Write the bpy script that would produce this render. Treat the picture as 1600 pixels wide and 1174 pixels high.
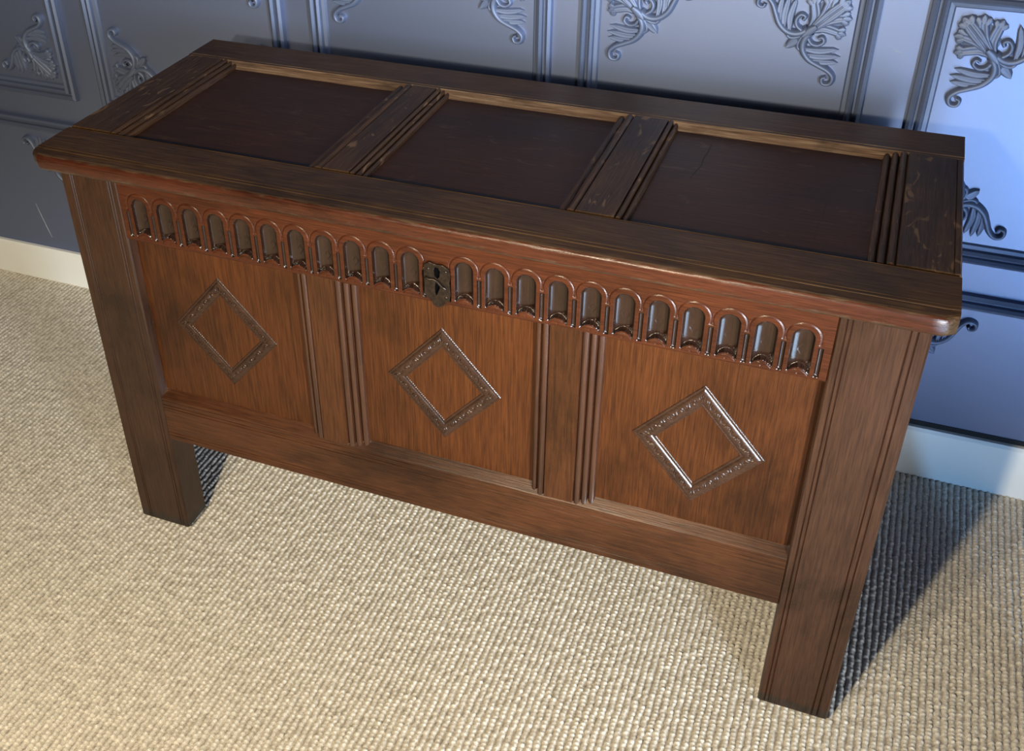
import bpy, bmesh, math, random
import numpy as np
from mathutils import Vector

for o in list(bpy.data.objects): bpy.data.objects.remove(o)
S = bpy.context.scene
C = S.collection
random.seed(4); rng = np.random.default_rng(4)

# ------------------------------------------------------------------ camera, world, lights, exposure
cd = bpy.data.cameras.new('camera'); cam = bpy.data.objects.new('camera', cd); C.objects.link(cam)
cam.location = (1.08285, -1.11188, 1.39693)
cam.rotation_euler = (0.984878, 0.0197374, 0.3826017)
cd.sensor_fit = 'HORIZONTAL'; cd.sensor_width = 36.0; cd.lens = 1690.67 / 1600 * 36
cd.shift_x = 95.52 / 1600; cd.shift_y = -105.83 / 1600
cd.clip_start = 0.02
S.camera = cam

S.view_settings.view_transform = 'Standard'; S.view_settings.look = 'None'
S.view_settings.exposure = 0.12; S.view_settings.gamma = 1.0; S.view_settings.use_curve_mapping = False

w = bpy.data.worlds.new('room_ambience'); S.world = w; w.use_nodes = True
w.node_tree.nodes['Background'].inputs[0].default_value = (0.50, 0.62, 0.85, 1)
w.node_tree.nodes['Background'].inputs[1].default_value = 0.06

def lamp(name, kind, loc, power, col, **kw):
    l = bpy.data.lights.new(name, kind); l.energy = power; l.color = col
    for k, v in kw.items(): setattr(l, k, v)
    o = bpy.data.objects.new(name, l); C.objects.link(o); o.location = loc
    return o
def aim(o, t):
    o.rotation_euler = (Vector(t) - o.location).to_track_quat('-Z', 'Y').to_euler()

# two warm lamps in front of the chest, added cool lights from the right
lamp('warm_lamp', 'POINT', (0.58, -1.53, 1.34), 120, (1.0, 0.86, 0.60), shadow_soft_size=0.035)
lamp('warm_lamp_second', 'POINT', (0.30, -1.60, 1.42), 46, (1.0, 0.86, 0.60), shadow_soft_size=0.05)
# added unseen area light right of the camera, for the cool leg shadow
cs = lamp('cool_side_fill', 'AREA', (1.90, -1.17, 0.85), 16, (0.78, 0.89, 1.0), shape='RECTANGLE', size=0.20, size_y=1.6, spread=math.radians(50))
aim(cs, (0.90, -0.06, 0.85))
# added unseen spot: cool pool on the carpet at right, bouncing into the flutes
sp = lamp('carpet_bounce_fill', 'SPOT', (3.3, -2.1, 2.4), 15000, (0.36, 0.62, 1.0), shadow_soft_size=0.03, spot_size=math.radians(14), spot_blend=0.15)
aim(sp, (2.00, -0.72, 0.0))
cw = lamp('cool_wall_fill', 'SPOT', (1.9, -1.1, 0.24), 44, (0.24, 0.54, 1.0), shadow_soft_size=0.01, spot_size=math.radians(80), spot_blend=0.06)  # added unseen low spot that turns the right of the wall blue
aim(cw, (2.436, 0.62, 0.50))

# ------------------------------------------------------------------ helpers
BASE = Vector((0.6, 0.235, 0.0))
def prop(o, label=None, cat=None, group=None, kind=None):
    if label: o['label'] = label
    if cat: o['category'] = cat
    if group: o['group'] = group
    if kind: o['kind'] = kind
    return o
def world_origin(p):
    v = Vector((0, 0, 0))
    while p: v += p.location; p = p.parent
    return v
def obj(name, verts, faces, mat, parent=None, smooth=False, origin=None):
    """verts are given in world coordinates"""
    V = np.asarray(verts, dtype=float)
    off = world_origin(parent)
    o0 = Vector(origin) if origin is not None else off
    V = V - np.array(o0)
    me = bpy.data.meshes.new(name)
    me.from_pydata([tuple(p) for p in V], [], [tuple(f) for f in faces])
    me.validate(); me.update()
    if smooth: me.polygons.foreach_set('use_smooth', [True] * len(me.polygons))
    if mat: me.materials.append(mat)
    o = bpy.data.objects.new(name, me); C.objects.link(o)
    o.parent = parent; o.location = o0 - off
    return o
def fix_normals(o):
    bm = bmesh.new(); bm.from_mesh(o.data); bmesh.ops.recalc_face_normals(bm, faces=bm.faces); bm.to_mesh(o.data); bm.free(); return o
def box(name, a, b, mat, parent=None, bev=0.0, seg=2):
    x0, y0, z0 = a; x1, y1, z1 = b
    v = [(x0,y0,z0),(x1,y0,z0),(x1,y1,z0),(x0,y1,z0),(x0,y0,z1),(x1,y0,z1),(x1,y1,z1),(x0,y1,z1)]
    f = [(0,3,2,1),(4,5,6,7),(0,1,5,4),(1,2,6,5),(2,3,7,6),(3,0,4,7)]
    o = obj(name, v, f, mat, parent)
    if bev:
        bm = bmesh.new(); bm.from_mesh(o.data)
        bmesh.ops.bevel(bm, geom=bm.edges[:], offset=bev, segments=seg, affect='EDGES', profile=0.5)
        bm.to_mesh(o.data); bm.free()
    return o
def extrude(name, prof, axis, a, b, mat, parent=None, n=1, wob=0.0, smooth_angle=None):
    """prof: closed polygon of 2-D points; axis 'x': (y,z), 'y': (x,z), 'z': (x,y)"""
    V, F = [], []; m = len(prof)
    r = random.Random(name + str(a))
    for i in range(n + 1):
        s = a + (b - a) * i / n
        for (p, q) in prof:
            d = r.uniform(-wob, wob) if wob and 0 < i < n else 0
            e = r.uniform(-wob, wob) if wob and 0 < i < n else 0
            if axis == 'x': V.append((s, p + d, q + e))
            elif axis == 'y': V.append((p + d, s, q + e))
            else: V.append((p + d, q + e, s))
    for i in range(n):
        for j in range(m):
            k = (j + 1) % m
            F.append((i*m+j, i*m+k, (i+1)*m+k, (i+1)*m+j))
    F.append(tuple(range(m))[::-1]); F.append(tuple(n*m + j for j in range(m)))
    o = fix_normals(obj(name, V, F, mat, parent))
    return o
def grid(name, P, mat, parent=None, smooth=True, mask=None):
    """P: (n,m,3) world coordinates"""
    n, m = P.shape[:2]
    idx = np.arange(n * m).reshape(n, m)
    q = np.stack([idx[:-1,:-1], idx[:-1,1:], idx[1:,1:], idx[1:,:-1]], -1).reshape(-1, 4)
    if mask is not None: q = q[mask.reshape(-1)]
    used = np.unique(q); re = -np.ones(n*m, int); re[used] = np.arange(len(used))
    return obj(name, P.reshape(-1, 3)[used], re[q], mat, parent, smooth)

# ------------------------------------------------------------------ materials
def new_mat(name):
    m = bpy.data.materials.new(name); m.use_nodes = True
    nt = m.node_tree; b = nt.nodes['Principled BSDF']
    return m, nt, b
def wood(name, axis, cols, rough=0.36, spec=0.5, grain=1.0, fleck=0.0, fleck_col=(0.2,0.12,0.06), bump=0.25, coat=0.0, patch=0.5, patch_scale=6.0, edge=None):
    """oak: cols = dark pore, mid, light; axis = grain direction"""
    m, nt, b = new_mat(name); N, L = nt.nodes, nt.links
    tc = N.new('ShaderNodeTexCoord'); oi = N.new('ShaderNodeObjectInfo')
    add = N.new('ShaderNodeVectorMath'); add.operation = 'ADD'
    sc = N.new('ShaderNodeVectorMath'); sc.operation = 'SCALE'; sc.inputs[0].default_value = (7.3, 3.1, 5.7)
    L.new(oi.outputs['Random'], sc.inputs['Scale'])
    L.new(tc.outputs['Object'], add.inputs[0]); L.new(sc.outputs[0], add.inputs[1])
    def noise(scale, stretch, detail=4.0, dist=0.0, r=0.6):
        mp = N.new('ShaderNodeMapping'); s = [scale] * 3; s['xyz'.index(axis)] = scale / stretch
        mp.inputs['Scale'].default_value = s; L.new(add.outputs[0], mp.inputs[0])
        n = N.new('ShaderNodeTexNoise'); n.inputs['Scale'].default_value = 1.0; n.inputs['Detail'].default_value = detail
        n.inputs['Roughness'].default_value = r; n.inputs['Distortion'].default_value = dist
        L.new(mp.outputs[0], n.inputs['Vector']); return n.outputs['Fac']
    fine = noise(620, 26, 3.0); mid = noise(340, 30, 5.0, 0.3); big = noise(patch_scale, 1.6, 5.0, 0.3, 0.65)
    def ramp(fac, stops):
        r = N.new('ShaderNodeValToRGB'); e = r.color_ramp.elements
        e[0].position, e[0].color = stops[0][0], (*stops[0][1], 1); e[1].position, e[1].color = stops[-1][0], (*stops[-1][1], 1)
        for p, c in stops[1:-1]:
            q = e.new(p); q.color = (*c, 1)
        L.new(fac, r.inputs[0]); return r.outputs[0]
    base = ramp(mid, [(0.14, cols[0]), (0.5, cols[1]), (0.88, cols[2])])
    pores = ramp(fine, [(0.34, (0.58, 0.54, 0.52)), (0.54, (1, 1, 1))])
    big_c = ramp(big, [(0.32, (1 - patch,) * 3), (0.50, (1.0, 1.0, 1.0)), (0.68, (1.18, 1.14, 1.08))])
    def mul(a, c, f=1.0):
        x = N.new('ShaderNodeMix'); x.data_type = 'RGBA'; x.blend_type = 'MULTIPLY'; x.inputs['Factor'].default_value = f
        L.new(a, x.inputs['A']); L.new(c, x.inputs['B']); return x.outputs['Result']
    col = mul(mul(base, pores, grain), big_c)
    if fleck:
        fn = noise(60, 3.2, 2.0, 1.2)
        ff = ramp(fn, [(0.62, (0, 0, 0)), (0.70, (fleck,) * 3)])
        x = N.new('ShaderNodeMix'); x.data_type = 'RGBA'; L.new(ff, x.inputs['Factor']); L.new(col, x.inputs['A'])
        x.inputs['B'].default_value = (*fleck_col, 1); col = x.outputs['Result']
    if edge:      # red nosing worn ragged against the dark top: (y in object space, raggedness, dark colours)
        sx = N.new('ShaderNodeSeparateXYZ'); L.new(tc.outputs['Object'], sx.inputs[0])
        rag = noise(220, 5, 4.0); ra = N.new('ShaderNodeMath'); ra.operation = 'MULTIPLY_ADD'; ra.inputs[1].default_value = edge[1]
        sg = N.new('ShaderNodeMath'); sg.operation = 'MULTIPLY'; sg.inputs[1].default_value = edge[4] if len(edge) > 3 else 1
        L.new(sx.outputs[edge[3] if len(edge) > 3 else 'Y'], sg.inputs[0])
        L.new(rag, ra.inputs[0]); L.new(sg.outputs[0], ra.inputs[2])
        mr = N.new('ShaderNodeMapRange'); mr.inputs['From Min'].default_value = edge[0] + edge[1] * 0.5 - 0.0008; mr.inputs['From Max'].default_value = edge[0] + edge[1] * 0.5 + 0.0008
        L.new(ra.outputs[0], mr.inputs['Value'])
        dk = mul(mul(ramp(mid, [(0.22, edge[2][0]), (0.5, edge[2][1]), (0.80, edge[2][2])]), pores), big_c)
        x = N.new('ShaderNodeMix'); x.data_type = 'RGBA'; L.new(mr.outputs[0], x.inputs['Factor']); L.new(col, x.inputs['A']); L.new(dk, x.inputs['B']); col = x.outputs['Result']
    L.new(col, b.inputs['Base Color'])
    rr = N.new('ShaderNodeMapRange'); rr.inputs['To Min'].default_value = rough - 0.08; rr.inputs['To Max'].default_value = rough + 0.12
    L.new(big, rr.inputs['Value']); L.new(rr.outputs[0], b.inputs['Roughness'])
    b.inputs['Specular IOR Level'].default_value = spec
    if coat:
        b.inputs['Coat Weight'].default_value = coat; b.inputs['Coat Roughness'].default_value = 0.22
    bp = N.new('ShaderNodeBump'); bp.inputs['Strength'].default_value = bump; bp.inputs['Distance'].default_value = 0.0006
    mx = N.new('ShaderNodeMath'); mx.operation = 'ADD'; L.new(fine, mx.inputs[0]); L.new(mid, mx.inputs[1])
    L.new(mx.outputs[0], bp.inputs['Height']); L.new(bp.outputs[0], b.inputs['Normal'])
    return m

W_PANEL = wood('oak_panel', 'z', [(0.0215,0.0055,0.0012),(0.0506,0.0141,0.0031),(0.0806,0.0257,0.0065)], rough=0.30, spec=0.28, patch=0.55, bump=0.35)
W_RAIL = wood('oak_red_rail', 'x', [(0.0192,0.0046,0.0014),(0.0451,0.0108,0.0034),(0.0699,0.0187,0.0063)], rough=0.27, spec=0.30, patch=0.4, bump=0.35)
W_BRAIL = wood('oak_bottom_rail', 'x', [(0.0212,0.0068,0.0022),(0.0498,0.0158,0.0049),(0.0830,0.0286,0.0100)], rough=0.30, spec=0.32, patch=0.55)
W_STILE = wood('oak_stile', 'z', [(0.0145,0.0056,0.0025),(0.0315,0.0121,0.0054),(0.0484,0.0198,0.0097)], rough=0.28, spec=0.38, patch=0.5, patch_scale=9, edge=(-0.022, 0.030, [(0.010,0.0060,0.0040),(0.020,0.0120,0.0080),(0.032,0.0200,0.0130)], 'Z', -1))
W_MUNT = wood('oak_muntin', 'z', [(0.0215,0.0058,0.0015),(0.0473,0.0139,0.0034),(0.0727,0.0236,0.0066)], rough=0.27, spec=0.38, patch=0.45)
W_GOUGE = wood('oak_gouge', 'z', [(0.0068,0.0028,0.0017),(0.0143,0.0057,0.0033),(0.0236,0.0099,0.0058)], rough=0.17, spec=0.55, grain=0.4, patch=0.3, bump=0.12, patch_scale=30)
W_DIAM = wood('oak_diamond', 'x', [(0.0144,0.0060,0.0032),(0.0288,0.0120,0.0062),(0.0464,0.0200,0.0104)], rough=0.26, spec=0.38, grain=0.5, patch=0.3, bump=0.2, patch_scale=30)
W_MOULD = wood('oak_moulding', 'z', [(0.0177,0.0065,0.0031),(0.0394,0.0139,0.0061),(0.0646,0.0238,0.0102)], rough=0.22, spec=0.60, grain=0.6, patch=0.4)
W_LIDX = wood('oak_lid_rail', 'x', [(0.0189,0.0089,0.0035),(0.0491,0.0239,0.0098),(0.0992,0.0530,0.0237)], rough=0.50, spec=0.15, patch=0.5, bump=0.5)
W_LIDY = wood('oak_lid_muntin', 'y', [(0.0170,0.0077,0.0034),(0.0416,0.0196,0.0080),(0.0851,0.0427,0.0181)], rough=0.50, spec=0.18, patch=0.5, fleck=0.6, fleck_col=(0.16,0.092,0.045), bump=0.6)
W_LIDP = wood('oak_lid_panel', 'x', [(0.0142,0.0050,0.0020),(0.0284,0.0104,0.0042),(0.0468,0.0177,0.0071)], rough=0.50, spec=0.15, patch=0.45, grain=0.6, fleck=0.16, fleck_col=(0.12,0.075,0.05), bump=0.25, patch_scale=4)
W_LIP = wood('oak_lid_edge', 'x', [(0.0192,0.0045,0.0017),(0.0463,0.0108,0.0038),(0.0762,0.0209,0.0078)], rough=0.27, spec=0.38, patch=0.4, bump=0.5, edge=(-0.0140 - 0.235, 0.009, [(0.020,0.0105,0.0050),(0.052,0.0280,0.0140),(0.105,0.0620,0.0340)]))
W_WORN_LIT = wood('oak_worn_lit_chamfer', 'x', [(0.03,0.016,0.008),(0.105,0.060,0.033),(0.23,0.155,0.10)], rough=0.32, spec=0.6, patch=0.6, bump=0.5, patch_scale=14)  # worn oak, with the lamp's highlight also painted into its lighter tone
W_DARK = wood('oak_carcase', 'z', [(0.03,0.014,0.008),(0.06,0.027,0.014),(0.09,0.042,0.022)], rough=0.55, patch=0.4)

def plain(name, col, rough=0.5, metal=0.0, bump=0.0, bscale=200, var=0.0):
    m, nt, b = new_mat(name); N, L = nt.nodes, nt.links
    b.inputs['Roughness'].default_value = rough; b.inputs['Metallic'].default_value = metal
    b.inputs['Base Color'].default_value = (*col, 1)
    tc = N.new('ShaderNodeTexCoord'); n = N.new('ShaderNodeTexNoise'); n.inputs['Scale'].default_value = bscale; n.inputs['Detail'].default_value = 4
    L.new(tc.outputs['Object'], n.inputs['Vector'])
    if var:
        r = N.new('ShaderNodeValToRGB'); e = r.color_ramp.elements
        e[0].position = 0.3; e[0].color = (*[c * (1 - var) for c in col], 1); e[1].position = 0.7; e[1].color = (*[c * (1 + var) for c in col], 1)
        L.new(n.outputs['Fac'], r.inputs[0]); L.new(r.outputs[0], b.inputs['Base Color'])
    if bump:
        p = N.new('ShaderNodeBump'); p.inputs['Strength'].default_value = bump; p.inputs['Distance'].default_value = 0.001
        L.new(n.outputs['Fac'], p.inputs['Height']); L.new(p.outputs[0], b.inputs['Normal'])
    return m
M_PAPER = plain('blue_grey_lustre_wallpaper', (0.225, 0.272, 0.43), rough=0.43, metal=0.86, bump=0.05, bscale=900, var=0.05)
M_RELIEF = plain('blue_grey_raised_paper', (0.125, 0.155, 0.245), rough=0.56, metal=0.55, bump=0.05, bscale=900, var=0.06)
M_WHITE = plain('white_gloss_paint', (0.88, 0.89, 0.87), rough=0.35, var=0.02, bscale=12)
M_GAP_SHADOW = plain('painted_gap_shadow', (0.006, 0.006, 0.008), rough=0.8)
M_IRON  = plain('dark_iron', (0.045, 0.032, 0.024), rough=0.33, metal=0.85, bump=0.6, bscale=160, var=0.4)
M_HOLE  = plain('lock_void', (0.002, 0.002, 0.002), rough=0.9)
M_HOLE.node_tree.nodes['Principled BSDF'].inputs['Specular IOR Level'].default_value = 0.0
M_CRACK = plain('crack_void', (0.008, 0.005, 0.004), rough=0.9)
M_SUB   = plain('carpet_backing', (0.42, 0.37, 0.30), rough=0.95, var=0.15, bscale=300)
M_CHIP  = plain('scraped_paper', (0.45, 0.46, 0.50), rough=0.6)

# ------------------------------------------------------------------ floor and carpet
RIB, BEAD = 0.0105, 0.0070
fl = box('floor', (-3.0, -3.2, -0.05), (4.2, 0.75, -0.0062), M_SUB)
prop(fl, 'flat floor under the ribbed beige carpet', kind='structure')
def carpet():
    x0, x1, y0, y1 = -1.30, 2.10, -0.90, 0.622
    nr = int((x1 - x0) / RIB); nb = int((y1 - y0) / BEAD)
    ux = np.array([0.0, 0.16, 0.38, 0.62, 0.84]); uy = np.array([0.02, 0.34, 0.67])
    X = (np.arange(nr)[:, None] + ux[None]).ravel(); Y = (np.arange(nb)[:, None] + uy[None]).ravel()
    GX, GY = np.meshgrid(X, Y, indexing='ij')
    rib = np.floor(GX).astype(int)
    ph = rng.uniform(0, 1, nr + 1)[rib] * 0.35 + 0.5 * (rib % 2)
    yy = GY + ph; bead = np.floor(yy).astype(int); fy = yy - bead; fx = GX - rib
    rnd = rng.uniform(0, 1, (nr + 2, nb + 4))[rib, bead]; rnd2 = rng.uniform(-1, 1, (nr + 2, nb + 4))[rib, bead]
    prof = np.sin(np.pi * np.clip(fx, 0, 1)) ** 0.7
    bump_ = np.sin(np.pi * np.clip(fy, 0.02, 0.98)) ** 0.6
    Z = -0.0054 + prof * (0.0022 + 0.0032 * bump_ * (0.45 + 0.55 * rnd)) + 0.0007 * rng.uniform(-1, 0, rnd.shape)
    PX = x0 + RIB * (GX + 0.14 * rnd2 * bump_); PY = y0 + BEAD * GY
    n, m = GX.shape
    V = np.stack([PX, PY, Z], -1).reshape(-1, 3).astype(np.float32)
    idx = np.arange(n * m).reshape(n, m)
    q = np.stack([idx[:-1,:-1], idx[1:,:-1], idx[1:,1:], idx[:-1,1:]], -1).reshape(-1, 4).astype(np.int32)
    me = bpy.data.meshes.new('carpet')
    me.vertices.add(len(V)); me.vertices.foreach_set('co', V.ravel())
    me.loops.add(q.size); me.loops.foreach_set('vertex_index', q.ravel())
    me.polygons.add(len(q)); me.polygons.foreach_set('loop_start', np.arange(0, q.size, 4, dtype=np.int32))
    me.polygons.foreach_set('use_smooth', np.ones(len(q), bool))
    at = me.attributes.new('yarn', 'FLOAT', 'POINT')
    at.data.foreach_set('value', (0.5 * rnd + 0.5 * rng.uniform(0, 1, rnd.shape)).astype(np.float32).ravel())
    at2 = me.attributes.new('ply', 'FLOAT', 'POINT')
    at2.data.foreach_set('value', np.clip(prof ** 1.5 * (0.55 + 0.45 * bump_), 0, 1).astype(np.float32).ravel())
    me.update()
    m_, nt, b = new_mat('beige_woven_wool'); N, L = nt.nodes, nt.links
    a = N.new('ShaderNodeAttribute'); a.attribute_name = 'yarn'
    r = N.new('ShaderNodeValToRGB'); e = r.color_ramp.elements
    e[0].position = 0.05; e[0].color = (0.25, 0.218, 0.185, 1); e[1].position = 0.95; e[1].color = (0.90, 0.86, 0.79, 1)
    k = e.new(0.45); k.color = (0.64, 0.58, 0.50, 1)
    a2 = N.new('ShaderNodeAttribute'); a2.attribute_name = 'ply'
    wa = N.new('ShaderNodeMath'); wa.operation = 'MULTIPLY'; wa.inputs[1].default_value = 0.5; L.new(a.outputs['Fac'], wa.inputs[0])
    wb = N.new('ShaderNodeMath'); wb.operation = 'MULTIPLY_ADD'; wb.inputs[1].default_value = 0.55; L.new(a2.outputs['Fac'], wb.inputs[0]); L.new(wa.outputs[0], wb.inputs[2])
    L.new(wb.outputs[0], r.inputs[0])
    tc = N.new('ShaderNodeTexCoord'); nz = N.new('ShaderNodeTexNoise'); nz.inputs['Scale'].default_value = 700; nz.inputs['Detail'].default_value = 2
    L.new(tc.outputs['Object'], nz.inputs['Vector'])
    r2 = N.new('ShaderNodeValToRGB'); e = r2.color_ramp.elements
    e[0].position = 0.3; e[0].color = (0.62, 0.62, 0.62, 1); e[1].position = 0.65; e[1].color = (1.08, 1.08, 1.08, 1)
    L.new(nz.outputs['Fac'], r2.inputs[0])
    mx = N.new('ShaderNodeMix'); mx.data_type = 'RGBA'; mx.blend_type = 'MULTIPLY'; mx.inputs['Factor'].default_value = 1
    L.new(r.outputs[0], mx.inputs['A']); L.new(r2.outputs[0], mx.inputs['B']); L.new(mx.outputs['Result'], b.inputs['Base Color'])
    b.inputs['Roughness'].default_value = 0.85; b.inputs['Specular IOR Level'].default_value = 0.2
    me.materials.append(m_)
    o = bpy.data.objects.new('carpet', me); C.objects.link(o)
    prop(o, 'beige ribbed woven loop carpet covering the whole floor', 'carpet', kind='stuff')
carpet()

# ------------------------------------------------------------------ back wall, wallpaper relief, baseboard
YW = 0.6211
wall = box('wall_back', (-3.0, YW, -0.0062), (4.2, YW + 0.12, 2.5), M_PAPER)
prop(wall, 'blue grey wall with raised panel mouldings and leafy corner scrolls', kind='structure')
V = []
def bz(x): return 0.0880 + 0.0085 * (x + 0.8)
prof = lambda x: [(YW - 0.0008, -0.004), (YW - 0.0008, bz(x)), (YW - 0.009, bz(x)), (YW - 0.013, bz(x) - 0.006), (YW - 0.013, -0.004)]
a, b_ = prof(-3.0), prof(4.2)
V = [(-3.0, y, z) for y, z in a] + [(4.2, y, z) for y, z in b_]
F = [(j, (j+1) % 5, 5 + (j+1) % 5, 5 + j) for j in range(5)] + [(4,3,2,1,0), (5,6,7,8,9)]
bb = fix_normals(obj('baseboard_back', V, F, M_WHITE)); prop(bb, 'white painted skirting board along the foot of the wall', kind='structure')
g0, g1 = 0.93, 4.2  # black strip painted in for the shadow under the paper's lower edge
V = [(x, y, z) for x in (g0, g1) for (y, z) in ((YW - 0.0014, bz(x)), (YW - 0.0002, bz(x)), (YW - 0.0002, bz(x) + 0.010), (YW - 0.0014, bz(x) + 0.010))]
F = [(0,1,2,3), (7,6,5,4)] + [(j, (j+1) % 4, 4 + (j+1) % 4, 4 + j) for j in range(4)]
gp = fix_normals(obj('shadow_gap_strip', V, F, M_GAP_SHADOW)); prop(gp, 'black strip painted as the shadow gap between skirting board and wallpaper', kind='structure')

# panel mouldings: a mitred frame, one mesh for each side
MW = 0.034      # moulding width
MPROF = [(0.0, 0.0), (0.001, 0.010), (0.006, 0.0135), (0.010, 0.009), (0.0115, 0.004), (0.0150, 0.004), (0.0160, 0.011), (0.0200, 0.0155), (0.0240, 0.012), (0.0255, 0.0055), (0.0315, 0.0040), (0.034, 0.0)]
def moulding(name, p0, p1, inward):
    """p0->p1 the outer edge (x,z); inward: unit vector; mitred at 45 degrees"""
    p0, p1, n = np.array(p0), np.array(p1), np.array(inward); d = (p1 - p0) / np.linalg.norm(p1 - p0)
    V, F = [], []
    for s, e in ((0, 1), (1, -1)):
        for (u, h) in MPROF:
            q = (p0 if s == 0 else p1) + n * u + d * u * e
            V.append((q[0], YW - 0.0002 - h, q[1]))
    m = len(MPROF)
    for j in range(m - 1): F.append((j, j + 1, m + j + 1, m + j))
    return fix_out(obj(name, V, F, M_RELIEF, wall))
def fix_out(o):
    me = o.data
    if sum(p.normal.y * p.area for p in me.polygons) > 0: me.flip_normals()
    return o
COLS = [-1.492, -0.966, -0.433, 0.0925, 0.609, 1.143, 1.668]          # outer left edges
TW, TH = 0.467, 0.448
def zoff(x): return -0.017 * (x - 0.35)

def ornament_mesh():
    """acanthus corner: u,v from the corner inwards, h = relief"""
    V, F = [], []
    def addgrid(P):
        n, m = P.shape[:2]; o = len(V)
        V.extend(map(tuple, P.reshape(-1, 3)))
        for i in range(n - 1):
            for j in range(m - 1): F.append((o+i*m+j, o+i*m+j+1, o+(i+1)*m+j+1, o+(i+1)*m+j))
    def spline(pts, n):
        P = np.array(pts, float); P = np.vstack([2*P[0]-P[1], P, 2*P[-1]-P[-2]]); out = []
        k = len(P) - 3
        for t in np.linspace(0, k - 1e-6, n):
            i = int(t); f = t - i; a, b, c, d = P[i:i+4]
            out.append(0.5*((2*b)+(-a+c)*f+(2*a-5*b+4*c-d)*f*f+(-a+3*b-3*c+d)*f**3))
        return np.array(out)
    def leaf(pts, width, h0, h1, n=9, m=7, groove=0.35, tip=0.6):
        c = spline(pts, n); t = np.gradient(c, axis=0); t /= np.linalg.norm(t, axis=1)[:, None] + 1e-9
        nr = np.stack([-t[:, 1], t[:, 0]], 1); P = np.zeros((n, m, 3))
        for i in range(n):
            s = i / (n - 1); wd = width * (0.25 + 0.75 * math.sin(math.pi * min(1, 0.12 + 0.78 * s)) ) * (1 if s < tip else math.sqrt(max(0.0, 1 - ((s - tip) / (1 - tip)) ** 2)) + 0.03)
            hh = h0 + (h1 - h0) * s
            for j in range(m):
                q = -1 + 2 * j / (m - 1)
                z = hh * (math.sqrt(max(0, 1 - q * q)) * 0.85 + 0.15) - groove * hh * math.exp(-(q / 0.25) ** 2)
                if abs(q) == 1: z = -0.001
                P[i, j] = (*(c[i] + nr[i] * q * wd), max(z, -0.001))
        addgrid(P)
    def tube(pts, r0, r1, h0, h1, n=26, m=7):
        c = spline(pts, n); t = np.gradient(c, axis=0); t /= np.linalg.norm(t, axis=1)[:, None] + 1e-9
        nr = np.stack([-t[:, 1], t[:, 0]], 1); P = np.zeros((n, m, 3))
        for i in range(n):
            s = i / (n - 1); r = r0 + (r1 - r0) * s; h = h0 + (h1 - h0) * s
            for j in range(m):
                a = math.pi * j / (m - 1)
                P[i, j] = (*(c[i] + nr[i] * r * math.cos(a)), -0.001 + h * math.sin(a))
        addgrid(P)
    def pad(c, ru, rv, h, rot, n=20):
        P = np.zeros((6, n + 1, 3))
        for i in range(6):
            q = i / 5
            for j in range(n + 1):
                g = 2 * math.pi * j / n; rr = q * (1 + 0.07 * math.sin(5 * g))
                a_, b_ = ru * rr * math.cos(g), rv * rr * math.sin(g)
                P[i, j] = (c[0] + a_ * math.cos(rot) - b_ * math.sin(rot), c[1] + a_ * math.sin(rot) + b_ * math.cos(rot), -0.001 + (h + 0.001) * (1 - q ** 2.5))
        addgrid(P)
    def frond(pts, width, h0, h1, k=3):
        """a broad leaf ending in a few rounded finger lobes"""
        P = np.array(pts, float); d = P[-1] - P[-2]; d /= np.linalg.norm(d); nn = np.array([-d[1], d[0]])
        leaf(pts, width, h0, h1, n=12, m=9, groove=0.45, tip=0.82)
        for i in range(k):
            o = (i - (k - 1) / 2) * 2 / max(1, k - 1)
            st = P[-2] + (P[-1] - P[-2]) * (0.15 + 0.1 * (1 - abs(o)))
            leaf([st + nn * o * width * 0.45, st + d * width * 0.6 + nn * o * width * 0.75, st + d * width * (1.25 - 0.35 * abs(o)) + nn * o * width * 0.95], width * 0.62, h1 * 1.15, h1 * 0.8, n=9, m=7, groove=0.15, tip=0.6)
    for sw in (0, 1):
        f = (lambda p: [(q[1], q[0]) for q in p]) if sw else (lambda p: p)
        # long scroll with a curled tip
        tube(f([(0.062,0.066),(0.070,0.080),(0.069,0.096),(0.058,0.110),(0.042,0.118),(0.027,0.125),(0.018,0.135),(0.021,0.146),(0.031,0.147),(0.034,0.139),(0.028,0.136)]), 0.0074, 0.0030, 0.016, 0.011, n=38)
        # inner volute beside the scroll
        tube(f([(0.064,0.076),(0.058,0.084),(0.048,0.086),(0.040,0.080),(0.043,0.073),(0.049,0.076)]), 0.0044, 0.0034, 0.013, 0.010, n=20)
        # frill between scroll and frame
        leaf(f([(0.066,0.094),(0.044,0.096),(0.016,0.090)]), 0.0068, 0.011, 0.006, tip=0.8)
        leaf(f([(0.062,0.103),(0.042,0.105),(0.012,0.101)]), 0.0068, 0.011, 0.006, tip=0.8)
        leaf(f([(0.054,0.111),(0.036,0.113),(0.014,0.111)]), 0.0062, 0.011, 0.006, tip=0.8)
        # acanthus fan towards the corner
        frond(f([(0.062,0.064),(0.044,0.058),(0.024,0.062),(0.012,0.066)]), 0.0095, 0.012, 0.008)
        frond(f([(0.062,0.062),(0.040,0.046),(0.020,0.040),(0.010,0.040)]), 0.0105, 0.014, 0.009)
        frond(f([(0.061,0.062),(0.040,0.038),(0.024,0.022),(0.014,0.013)]), 0.0105, 0.016, 0.010)
        # floret pointing into the panel
        leaf(f([(0.064,0.066),(0.074,0.082),(0.078,0.096)]), 0.0085, 0.012, 0.008, tip=0.8)
        tube(f([(0.066,0.066),(0.080,0.076),(0.092,0.078),(0.097,0.071),(0.090,0.067)]), 0.0046, 0.0030, 0.012, 0.009, n=16)
    pad((0.040, 0.040), 0.036, 0.026, 0.006, math.pi / 4)
    leaf([(0.064,0.064),(0.080,0.080),(0.096,0.096)], 0.0100, 0.013, 0.008, tip=0.8)
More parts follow.
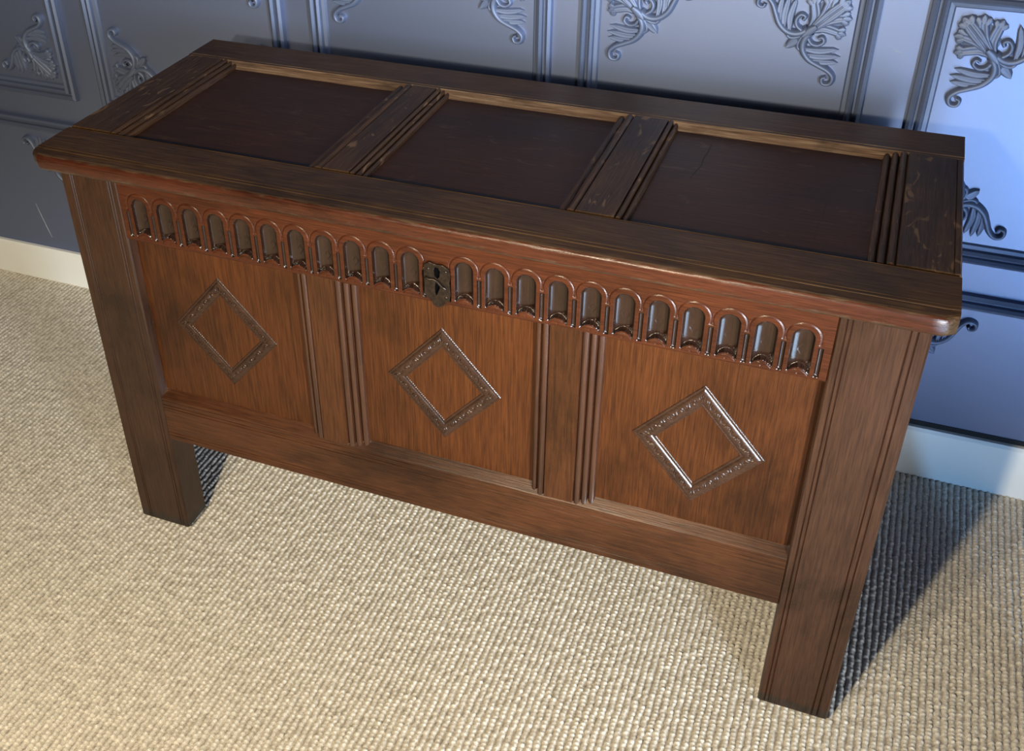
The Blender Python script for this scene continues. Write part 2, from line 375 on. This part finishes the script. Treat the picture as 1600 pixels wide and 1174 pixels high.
    leaf([(0.054,0.054),(0.063,0.063),(0.074,0.074)], 0.0088, 0.019, 0.016, groove=0.1)
    return np.array(V), F
OV, OF_ = ornament_mesh()
OM = {}
for su in (1, -1):
    for sv in (1, -1):
        me = bpy.data.meshes.new('corner_ornament')
        me.from_pydata([(su * u, -h, sv * v) for u, v, h in OV], [], OF_); me.update()
        me.polygons.foreach_set('use_smooth', [True] * len(me.polygons))
        if su * sv < 0: pass
        bm = bmesh.new(); bm.from_mesh(me)
        for f in bm.faces:
            if f.normal.y > 0: f.normal_flip()
        bm.to_mesh(me); bm.free(); me.materials.append(M_RELIEF)
        OM[su, sv] = me
def ornament(x, z, su, sv):
    o = bpy.data.objects.new('corner_ornament', OM[su, sv]); C.objects.link(o); o.parent = wall
    o.location = (x, YW, z)
def tile(x0, zb, bottom=True):
    zt = zb + TH; x1 = x0 + TW; zl = zb if bottom else 0.125
    if bottom: moulding('panel_moulding', (x0, zb), (x1, zb), (0, 1))
    moulding('panel_moulding', (x1, zt), (x0, zt), (0, -1))
    if bottom:
        moulding('panel_moulding', (x0, zt), (x0, zb), (1, 0)); moulding('panel_moulding', (x1, zb), (x1, zt), (-1, 0))
    i = MW + 0.001
    ornament(x0 + i, zt - i, 1, -1); ornament(x1 - i, zt - i, -1, -1)
    if bottom: ornament(x0 + i, zb + i, 1, 1); ornament(x1 - i, zb + i, -1, 1)
for k, x in enumerate(COLS):
    zb = 0.474 + zoff(x + TW / 2)
    tile(x, zb)
    tile(x, zb - 0.058 - TH, bottom=False)
    tile(x, zb + TH + 0.058)
# scrapes in the paper
def scrape(pts, wd):
    V, F = [], []
    for i, (x, z) in enumerate(pts):
        k = wd * (0.3 if i in (0, len(pts) - 1) else 1)
        V += [(x - k, YW - 0.0003, z), (x, YW - 0.0009, z), (x + k, YW - 0.0003, z)]
    for i in range(len(pts) - 1):
        F += [(3*i, 3*i+1, 3*i+4, 3*i+3), (3*i+1, 3*i+2, 3*i+5, 3*i+4)]
    fix_out(obj('scrape_mark', V, F, M_CHIP, wall))
scrape([(-0.700, 0.205), (-0.694, 0.180), (-0.690, 0.165), (-0.683, 0.140), (-0.676, 0.118)], 0.0007)
scrape([(1.098, 0.800), (1.108, 0.795), (1.117, 0.790)], 0.0009)

# ------------------------------------------------------------------ the chest
chest = bpy.data.objects.new('oak_chest', None); C.objects.link(chest); chest.location = BASE
prop(chest, 'dark carved oak coffer chest with panelled lid and diamond front standing on carpet', 'chest')
H, T = 0.7293, 0.029
W = 1.20; YB = 0.455
ZL = H - T
TR0, BR0, BR1 = 0.6, 0.2108, 0.3015
PY = 0.014

def front_line(x0, x1, y, grooves, depth=0.0016, half=0.0012):
    pts = [(x0, y)]
    for g in grooves: pts += [(g - half, y), (g, y + depth), (g + half, y)]
    return pts + [(x1, y)]
def stile(x0, x1, grooves, inner):
    e = 0.0025
    pl = front_line(x0 + e, x1 - e, 0.0, grooves)
    if inner > 0: poly = [(x0, e)] + pl + [(x1, e), (x1 + 0.004, PY + 0.001), (x1 + 0.004, 0.030), (x1, 0.031), (x1, 0.055), (x0, 0.055)]
    else: poly = [(x0, e)] + pl + [(x1, e), (x1, 0.055), (x0, 0.055), (x0, 0.031), (x0 - 0.004, 0.030), (x0 - 0.004, PY + 0.001)]
    return poly
def leg(name, poly, xa, xb, inner):
    """stile above the bottom rail keeps its rebate; below it the plain post; one mesh"""
    plain_poly = [(min(max(x, xa), xb), y) for x, y in poly]
    V, F = [], []; m = len(poly)
    zs = [(0.0, plain_poly, 0.004), (0.006, plain_poly, 0.0), (0.1, plain_poly, 0), (BR0, plain_poly, 0), (BR0 + 0.001, poly, 0), (0.36, poly, 0), (0.5, poly, 0), (ZL, poly, 0)]
    cx, cy = (xa + xb) / 2, 0.0275
    for z, p, ins in zs:
        for x, y in p:
            V.append((x - math.copysign(ins, x - cx), y - math.copysign(ins, y - cy), z))
    for i in range(len(zs) - 1):
        for j in range(m):
            k = (j + 1) % m; F.append((i*m+j, i*m+k, (i+1)*m+k, (i+1)*m+j))
    F.append(tuple(range(m))[::-1]); F.append(tuple((len(zs)-1)*m + j for j in range(m)))
    return fix_normals(obj(name, V, F, W_STILE, chest))
SL, SR = 0.0995, 1.0996
leg('front_post', stile(0.0, SL, [0.0185, 0.0225, 0.0845, 0.0895], 1), 0.0, SL, 1)
leg('front_post', stile(SR, W, [1.1095, 1.1150, 1.1775, 1.1850], -1), SR, W, -1)
box('back_post', (0.0, YB - 0.055, 0), (0.075, YB, ZL), W_STILE, chest, 0.002)
box('back_post', (W - 0.075, YB - 0.055, 0), (W, YB, ZL), W_STILE, chest, 0.002)
# carcase behind
for x0, x1 in ((0.008, 0.028), (W - 0.028, W - 0.008)):
    box('side_panel', (x0, 0.052, 0.225), (x1, YB - 0.052, ZL - 0.002), W_DARK, chest)
for x0, x1 in ((0.002, 0.034), (W - 0.034, W - 0.002)):
    box('side_rail', (x0, 0.055, 0.61), (x1, YB - 0.055, ZL - 0.001), W_BRAIL, chest, 0.0015)
    box('side_rail', (x0, 0.055, 0.212), (x1, YB - 0.055, 0.30), W_BRAIL, chest, 0.0015)
box('back_board', (0.075, YB - 0.028, 0.215), (W - 0.075, YB - 0.008, ZL - 0.001), W_DARK, chest)
box('bottom_board', (0.029, 0.056, 0.225), (W - 0.029, YB - 0.056, 0.243), W_DARK, chest)

# --- top rail with carved flutes: a height field cut into rail and flutes
FC = [0.1316 + 0.0429 * k for k in range(11)] + [0.6372 + 0.0429 * k for k in range(11)]
ZF = lambda x: 0.0012 - 0.0030 * (x - 0.13) / 0.93          # slight drift of the carving
def sstep(a, b, x):
    t = np.clip((x - a) / (b - a), 0, 1); return t * t * (3 - 2 * t)
nx, nz = 1260, 96
xs = np.linspace(SL, SR, nx); zs = np.linspace(TR0, ZL, nz)
GX, GZ = np.meshgrid(xs, zs, indexing='ij')
D = np.zeros_like(GX); FL = -np.ones_like(GX, int)
def seg_dist(x, z, a, b):
    ax, az = a; bx, bz_ = b; dx, dz = bx - ax, bz_ - az
    t = np.clip(((x - ax) * dx + (z - az) * dz) / (dx * dx + dz * dz), 0, 1)
    return np.hypot(x - ax - t * dx, z - az - t * dz)
for k, c in enumerate(FC):
    zo = ZF(c); hw = 0.0130
    u = GX - c; z = GZ - zo
    near = np.abs(u) < 0.030
    zc = 0.6585                                   # centre of the round head
    head = np.where(z > zc, np.hypot(u, z - zc), np.abs(u))
    zbot = 0.6165 - (u / hw) ** 2 * 0.0085        # crescent foot, higher in the middle
    ins = (head < hw) & (z > zbot) & near
    q = np.clip(head / hw, 0, 1)
    dep = 0.0016 + 0.0072 * np.sqrt(np.clip(1 - q * q, 0, 1))
    edge = sstep(0.0, 0.0012, hw - head) * sstep(0.0, 0.0010, z - zbot)
    # incised diamond in the middle of the flute
    dm = np.abs(np.abs(u) / 0.0042 + np.abs(z - 0.637) / 0.0068 - 1) * 0.0036
    jit = 0.3 + 0.7 * random.random()
    dep = dep + 0.0007 * jit * np.exp(-(dm / 0.0006) ** 2)
    D = np.where(ins, dep * edge, D); FL[ins] = k
    # arch line above
    ra = 0.0208
    ar = np.abs(np.hypot(u * 1.0, z - 0.6595) - ra)
    am = near & (z > 0.652) & (np.abs(u) < 0.0212)
    D = np.where(am & (FL < 0), np.maximum(D, 0.0017 * np.exp(-(ar / 0.00085) ** 2)), D)
    # crescent foot hollow with a punched dot
    cf = np.abs(z - (0.6140 - (u / hw) ** 2 * 0.0085))
    D = np.where(near & (np.abs(u) < hw * 0.95) & (FL < 0), np.maximum(D, 0.0012 * np.exp(-(cf / 0.0008) ** 2)), D)
    D = np.where(near & (FL < 0), np.maximum(D, 0.0012 * np.exp(-(np.hypot(u, z - 0.6075) / 0.0011) ** 2)), D)
    # narrow channel to the right (and to the left of the first of each run)
    bars = [c + 0.02145] + ([c - 0.02145] if k in (0, 11) else [])
    for bi, bx in enumerate(bars):
        v = GX - bx
        if 0.575 < bx < 0.590: v = GX - 0.5805
        br = (np.abs(v) < 0.0027) & (z > 0.6065) & (z < 0.6490)
        D = np.where(br & (FL < 0), np.maximum(D, 0.0030 * np.sqrt(np.clip(1 - (v / 0.0027) ** 2, 0, 1)) * sstep(0.6065, 0.6085, z) * sstep(0.6490, 0.6470, z)), D)
        FL[br & (FL < 0)] = 100 * (bi + 1) + k
        for dz_, rr in ((0.6525, 0.0011), (0.6560, 0.0010), (0.6690, 0.0010)):
            D = np.where((np.hypot(v, z - dz_) < 0.003) & (FL < 0), np.maximum(D, 0.0013 * np.exp(-(np.hypot(v, z - dz_) / rr) ** 2)), D)
# eased lower edge
D = D + 0.002 * sstep(TR0 + 0.003, TR0, GZ)
P = np.stack([GX, 0.0006 + D, GZ], -1)
cell = np.maximum.reduce([FL[:-1,:-1], FL[:-1,1:], FL[1:,1:], FL[1:,:-1]])
rail_m = cell < 0
# rail: carved face + plain back
n_, m_ = GX.shape
tr = grid('top_rail', P, W_RAIL, chest, True, rail_m)
if sum(p.normal.y * p.area for p in tr.data.polygons) > 0: tr.data.flip_normals()
bk = bmesh.new(); bk.from_mesh(tr.data)
off = np.array(world_origin(tr))
def addface(bm, pts): bm.faces.new([bm.verts.new(Vector(np.array(p) - off)) for p in pts])
y0, y1 = 0.0006 + 0.002, 0.030
addface(bk, [(SL, y0, TR0), (SL, y1, TR0), (SR, y1, TR0), (SR, y0, TR0)])
addface(bk, [(SL, y1, TR0), (SL, y1, ZL), (SR, y1, ZL), (SR, y1, TR0)])
addface(bk, [(SL, 0.0006, ZL), (SR, 0.0006, ZL), (SR, y1, ZL), (SL, y1, ZL)])
bk.to_mesh(tr.data); bk.free()
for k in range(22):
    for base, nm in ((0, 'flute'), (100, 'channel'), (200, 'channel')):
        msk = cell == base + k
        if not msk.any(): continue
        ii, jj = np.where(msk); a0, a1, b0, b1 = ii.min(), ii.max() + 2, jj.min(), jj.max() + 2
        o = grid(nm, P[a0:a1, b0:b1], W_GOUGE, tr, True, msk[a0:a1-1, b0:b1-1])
        if sum(p.normal.y * p.area for p in o.data.polygons) > 0: o.data.flip_normals()

# --- bottom rail: front line with scratch mouldings, top chamfer down to the panels
def zline(z0, z1, y, grooves, depth=0.0014, half=0.0011):
    pts = [(y, z0)]
    for g in grooves: pts += [(y, g - half), (y + depth, g), (y, g + half)]
    return pts + [(y, z1)]
poly = [(0.030, BR0), (0.003, BR0)] + zline(BR0 + 0.0025, BR1 - 0.0015, 0.0006, [0.2225, 0.2285, 0.2810, 0.2870, 0.2960]) + [(0.0016, BR1), (PY + 0.001, BR1 + 0.0125), (0.030, BR1 + 0.0125)]
extrude('bottom_rail', poly, 'x', SL, SR, W_BRAIL, chest)

# --- muntins with reeded mouldings
def reeds(x0, x1, n, yf, yp):
    """polyline from flat side x0 (y=yf) to panel side x1 (y=yp)"""
    pts = [(x0, yf + 0.001), (x0 + (x1 - x0) * 0.04, yf + 0.004)]
    wd = (x1 - x0) * 0.96 / n
    for i in range(n):
        c0 = x0 + (x1 - x0) * 0.04 + wd * i
        top = yf - 0.0004 + (yp - yf) * 0.55 * i / max(1, n - 0.4)
        for t in (0.12, 0.3, 0.5, 0.7, 0.88):
            pts.append((c0 + wd * t, top + 0.0042 * (2 * t - 1) ** 2))
        pts.append((c0 + wd, top + 0.0078))
    pts[-1] = (x1, pts[-1][1]); pts.append((x1, yp + 0.002))
    return pts
def front_muntin(xa, xb, la, rb, nl, nr):
    e = 0.001
    mu = extrude('muntin', [(xa, e)] + front_line(xa + e, xb - e, 0.0008, []) + [(xb, e), (xb, 0.03), (xa, 0.03)], 'z', BR1 + 0.0006, TR0 + 0.004, W_MUNT, chest)
    L_ = reeds(xa, la, nl, 0.0004, PY); extrude('moulding', L_ + [(la, 0.028), (xa, 0.028)], 'z', BR1 + 0.0008, TR0 + 0.0035, W_MOULD, mu)
    R_ = reeds(xb, rb, nr, 0.0004, PY); extrude('moulding', R_ + [(rb, 0.028), (xb, 0.028)], 'z', BR1 + 0.0008, TR0 + 0.0035, W_MOULD, mu)
front_muntin(0.3995, 0.4405, 0.3790, 0.4745, 2, 3)
front_muntin(0.7565, 0.7985, 0.7350, 0.8290, 2, 3)

# --- front panels with diamond borders
def diamond(panel, cx, cz, hw, hh, iw, ih, seed):
    O = [np.array(p) for p in ((cx, cz + hh), (cx + hw, cz), (cx, cz - hh), (cx - hw, cz))]
    I = [np.array(p) for p in ((cx, cz + ih), (cx + iw, cz), (cx, cz - ih), (cx - iw, cz))]
    r = random.Random(seed)
    ns, nt = 130, 22
    for k in range(4):
        A, B, a, b = O[k], O[(k+1) % 4], I[k], I[(k+1) % 4]
        s = np.linspace(0, 1, ns)[:, None]; t = np.linspace(0, 1, nt)[None, :]
        px = ((A[0] + (B[0]-A[0]) * s) * (1 - t) + (a[0] + (b[0]-a[0]) * s) * t)
        pz = ((A[1] + (B[1]-A[1]) * s) * (1 - t) + (a[1] + (b[1]-a[1]) * s) * t)
        Lm = (np.linalg.norm(B - A) * (1 - t) + np.linalg.norm(b - a) * t) * np.ones_like(s)
        al = (s - 0.5) * Lm                        # metres along, from the middle
        wd = abs((hw - iw)) * 0.72
        ac = (t - 0.5) * wd * np.ones_like(s)
        h = 0.0016 * np.exp(-((t - 0.09) / 0.06) ** 2) + 0.0014 * np.exp(-((t - 0.93) / 0.05) ** 2) + 0.0030 * np.sqrt(np.clip(1 - ((t - 0.5) / 0.34) ** 2, 0, 1))
        h = h * np.ones_like(s)
        n = 5
        for i in range(-n, n + 1):
            c0 = i * 0.0112 + r.uniform(-0.0008, 0.0008)
            rr = 0.0042; up = 1 if (i + k) % 2 else -1
            du = al - c0; dv = ac + up * 0.0016
            ring = np.abs(np.hypot(du, dv) - rr); on = (dv * up > -0.0006)
            h = h - 0.0021 * on * np.exp(-(ring / 0.0007) ** 2)
            h = h - 0.0018 * np.exp(-(np.hypot(al - c0, ac - up * 0.0002) / 0.0009) ** 2)
        # cord of little nicks along the rims
        h = h - 0.0005 * (np.exp(-((t - 0.09) / 0.07) ** 2) + np.exp(-((t - 0.93) / 0.06) ** 2)) * (np.sin(al / 0.0034 * 2 * math.pi) > 0.2)
        h = np.where((t < 0.001) | (t > 0.999), -0.0005, h)
        Pm = np.stack([px, PY - h, pz], -1)
        o = grid('diamond_strip', Pm, W_DIAM, panel, True)
        if sum(p.normal.y * p.area for p in o.data.polygons) > 0: o.data.flip_normals()
for (x0, x1, dm) in ((0.1000, 0.3830, (0.2390, 0.4553, 0.0895, 0.1000, 0.0602, 0.0672)),
                     (0.4690, 0.7400, (0.5985, 0.4525, 0.0876, 0.0990, 0.0568, 0.0645)),
                     (0.8240, 1.0990, (0.9605, 0.4490, 0.0886, 0.1015, 0.0545, 0.0650))):
    pn = box('front_panel', (x0, PY, BR1 + 0.0015), (x1, PY + 0.012, TR0 + 0.0045), W_PANEL, chest)
    diamond(pn, *dm, seed=x0)

# --- lock plate
def plate():
    cu = bpy.data.curves.new('lock_plate', 'CURVE'); cu.dimensions = '2D'; cu.fill_mode = 'BOTH'
    def sp(pts):
        s = cu.splines.new('POLY'); s.points.add(len(pts) - 1); s.use_cyclic_u = True
        for p, (x, z) in zip(s.points, pts): p.co = (x, z, 0, 1)
    sp([(0.5835,0.6600),(0.5900,0.6640),(0.6000,0.6618),(0.6090,0.6625),(0.6165,0.6580),(0.6185,0.6480),(0.6172,0.6360),(0.6185,0.6200),(0.6170,0.6095),(0.6105,0.6060),(0.6075,0.5990),(0.6010,0.5965),(0.5945,0.5990),(0.5915,0.6070),(0.5845,0.6100),(0.5828,0.6230),(0.5842,0.6370),(0.5825,0.6480)])
    sp([(0.5975,0.6590),(0.6030,0.6585),(0.6056,0.6530),(0.6046,0.6440),(0.6005,0.6400),(0.5965,0.6440),(0.5955,0.6530)])
    sp([(0.5985,0.6365),(0.6045,0.6335),(0.6050,0.6270),(0.6015,0.6180),(0.5985,0.6130),(0.5965,0.6190),(0.5968,0.6300)])
    cu.extrude = 0.0009; cu.bevel_depth = 0.0007; cu.bevel_resolution = 1
    to = bpy.data.objects.new('tmp', cu); C.objects.link(to)
    dg = bpy.context.evaluated_depsgraph_get(); me = bpy.data.meshes.new_from_object(to.evaluated_get(dg))
    V = [(v.co.x, -0.0016 - v.co.z, v.co.y) for v in me.vertices]; F = [tuple(p.vertices) for p in me.polygons]
    bpy.data.objects.remove(to)
    o = fix_normals(obj('lock_plate', V, F, M_IRON, chest)); o['label'] = 'dark iron lock plate with worn keyhole'
    # dark void behind the openings
    box('keyhole', (0.5940, 0.0000, 0.6130), (0.6080, 0.0004, 0.6590), M_HOLE, o)
    # hasp staple lying across the plate
    pts = [(0.5840,0.6420),(0.5900,0.6385),(0.5960,0.6400),(0.6020,0.6370),(0.6085,0.6300),(0.6140,0.6275)]
    V, F = [], []; m = 8
    for i, (x, z) in enumerate(pts):
        a = pts[max(0, i-1)]; b = pts[min(len(pts)-1, i+1)]; t = Vector((b[0]-a[0], 0, b[1]-a[1])).normalized(); n = Vector((-t.z, 0, t.x))
        for j in range(m):
            g = 2 * math.pi * j / m; V.append(Vector((x, -0.0042, z)) + n * 0.0019 * math.cos(g) + Vector((0, 0.0018 * math.sin(g), 0)))
    for i in range(len(pts) - 1):
        for j in range(m): F.append((i*m+j, i*m+(j+1) % m, (i+1)*m+(j+1) % m, (i+1)*m+j))
    F.append(tuple(range(m))); F.append(tuple((len(pts)-1)*m+j for j in range(m)))
    fix_normals(obj('hasp', V, F, M_IRON, o, True))
    # three nail heads
    for (x, z) in ((0.5880, 0.6545), (0.6130, 0.6540), (0.6130, 0.6140)):
        V, F = [], []
        for a_ in range(3):
            for j in range(10):
                g = 2 * math.pi * j / 10; rr = 0.0020 * math.cos(a_ * 0.6); V.append((x + rr * math.cos(g), -0.0030 - 0.0012 * math.sin(a_ * 0.6), z + rr * math.sin(g)))
        for a_ in range(2):
            for j in range(10): F.append((a_*10+j, a_*10+(j+1) % 10, a_*10+10+(j+1) % 10, a_*10+10+j))
        F.append(tuple(20 + j for j in range(10))); fix_normals(obj('nail_head', V, F, M_IRON, o, True))
plate()

# --- the lid
XL0, XL1, YF, YBK = -0.0354, 1.2215, -0.0165, 0.4856
R0, R1 = 0.0835, 0.4025                    # inner lines of front and back rail
ZP = H - 0.0105
lid_bot = H - T
def lid_front():
    # worn bull-nosed front; upper face dark, nosing red
    prof = [(R0, lid_bot + 0.004), (R0, ZP), (R0 - 0.004, H - 0.0015), (R0 - 0.006, H), (0.0775, H), (0.0763, H - 0.0012), (0.0750, H),
            (0.0105, H), (0.0093, H - 0.0013), (0.0081, H), (0.0040, H - 0.0002), (0.0028, H - 0.0016), (0.0014, H - 0.0006),
            (-0.0100, H - 0.0012), (-0.0135, H - 0.0022), (-0.0155, H - 0.0042), (YF, H - 0.0070), (YF + 0.0002, H - 0.0130), (YF + 0.0008, H - 0.0190), (YF + 0.0022, H - 0.0238), (-0.0115, lid_bot + 0.0014), (-0.0080, lid_bot)]
    prof += [(R0 - 0.006, lid_bot)]
    n = 84; V, F = [], []; m = len(prof); r = random.Random(7)
    for i in range(n + 1):
        s = i / n; x = XL0 + (XL1 - XL0) * s
        endx = min(x - XL0, XL1 - x)
        ins = 0.010 * (1 - math.sqrt(max(0, 1 - (1 - min(1, endx / 0.012)) ** 2)))
        for (y, z) in prof:
            yy = y
            if y < 0.02: yy = y + ins * (1 if y < 0 else 0.2) + (r.uniform(-0.0005, 0.0005) if y < 0.0 else 0)
            zz = z + (r.uniform(-0.0004, 0.0004) if y < 0.0 and z > lid_bot + 0.002 else 0)
            V.append((x, yy, zz))
    for i in range(n):
        for j in range(m):
            k = (j + 1) % m; F.append((i*m+j, i*m+k, (i+1)*m+k, (i+1)*m+j))
    F.append(tuple(range(m))[::-1]); F.append(tuple(n*m+j for j in range(m)))
    o = fix_normals(obj('lid_front_rail', V, F, W_LIDX, chest))
    o.data.materials.append(W_LIP)
    off = world_origin(o)
    for p in o.data.polygons:
        c = p.center + off
        if c.y < -0.0095: p.material_index = 1
        p.use_smooth = c.y < -0.0095 and abs(p.normal.x) < 0.7
lid_front()
br_ = extrude('lid_back_rail', [(R1 - 0.0135, lid_bot + 0.004), (R1 - 0.0135, ZP - 0.001), (R1, H - 0.0008), (R1 + 0.0008, H), (0.4085, H), (0.4095, H - 0.0012), (0.4105, H), (YBK - 0.003, H), (YBK, H - 0.003), (YBK, lid_bot + 0.003), (YBK - 0.003, lid_bot), (R1 - 0.010, lid_bot)], 'x', XL0, XL1, W_LIDX, chest)
br_.data.materials.append(W_WORN_LIT)
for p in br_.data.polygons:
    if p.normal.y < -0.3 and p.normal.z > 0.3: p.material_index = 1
def lreeds(x0, x1, n):
    pts = [(x, -y) for x, y in reeds(x0, x1, n, -H - 0.0004, -ZP)]
    return pts
def cross(name, xa, xb, la, ra, nl, nr, zt=H):
    poly = [(xa, lid_bot), (xa, zt - 0.0006), (xa + 0.0008, zt), (xb - 0.0008, zt), (xb, zt - 0.0006), (xb, lid_bot)]
    if name == 'lid_end_rail' and xb > 1: poly = [(xa, lid_bot), (xa, zt - 0.0006), (xa + 0.0008, zt), (1.2120, zt), (1.2130, zt - 0.0013), (1.2140, zt), (xb - 0.002, zt), (xb, zt - 0.003), (xb, lid_bot + 0.002), (xb - 0.002, lid_bot)]
    if name == 'lid_end_rail' and xa < 0: poly = [(xa + 0.002, lid_bot), (xa, lid_bot + 0.002), (xa, zt - 0.003), (xa + 0.002, zt), (xb - 0.0008, zt), (xb, zt - 0.0006), (xb, lid_bot)]
    mu = extrude(name, poly, 'y', R0 + 0.0003, R1 - 0.0003, W_LIDY, chest)
    if la is not None:
        p = lreeds(xa, la, nl); extrude('lid_moulding', p + [(la, ZP - 0.010), (xa, ZP - 0.010)], 'y', R0 + 0.0006, R1 - 0.0010, W_LIDY, mu, n=14, wob=0.0003)
    if ra is not None:
        p = lreeds(xb, ra, nr); extrude('lid_moulding', p + [(ra, ZP - 0.010), (xb, ZP - 0.010)], 'y', R0 + 0.0006, R1 - 0.0010, W_LIDY, mu, n=14, wob=0.0003)
    return mu
cross('lid_end_rail', XL0, 0.0345, None, 0.0660, 0, 3)
cross('lid_muntin', 0.3940, 0.4345, 0.3670, 0.4600, 2, 3)
cross('lid_muntin', 0.7600, 0.8110, 0.7350, 0.8280, 2, 2)
cross('lid_end_rail', 1.1505, XL1, 1.1170, None, 3, 0)
for x0, x1 in ((0.0650, 0.3680), (0.4590, 0.7360), (0.8270, 1.1180)):
    lp = box('lid_panel', (x0 - 0.0005, R0 - 0.001, ZP - 0.009), (x1 + 0.0005, R1 - 0.0125, ZP), W_LIDP, chest)
    if x0 > 0.8:
        def crack(pts, wd):
            V, F = [], []
            for i, (x, y) in enumerate(pts):
                k = wd * (0.25 if i in (0, len(pts)-1) else 1)
                V += [(x - k, y, ZP + 0.00005), (x, y, ZP + 0.0003), (x + k, y, ZP + 0.00005)]
            for i in range(len(pts) - 1): F += [(3*i, 3*i+1, 3*i+4, 3*i+3), (3*i+1, 3*i+2, 3*i+5, 3*i+4)]
            o = obj('crack', V, F, M_CRACK, lp)
            if sum(p.normal.z for p in o.data.polygons) < 0: o.data.flip_normals()
        crack([(0.8840, 0.3640), (0.8842, 0.3350), (0.8825, 0.3100), (0.8835, 0.2850), (0.8790, 0.2600), (0.8765, 0.2420)], 0.0011)
        crack([(1.060, 0.285), (1.058, 0.230), (1.0555, 0.170), (1.053, 0.125)], 0.0004)
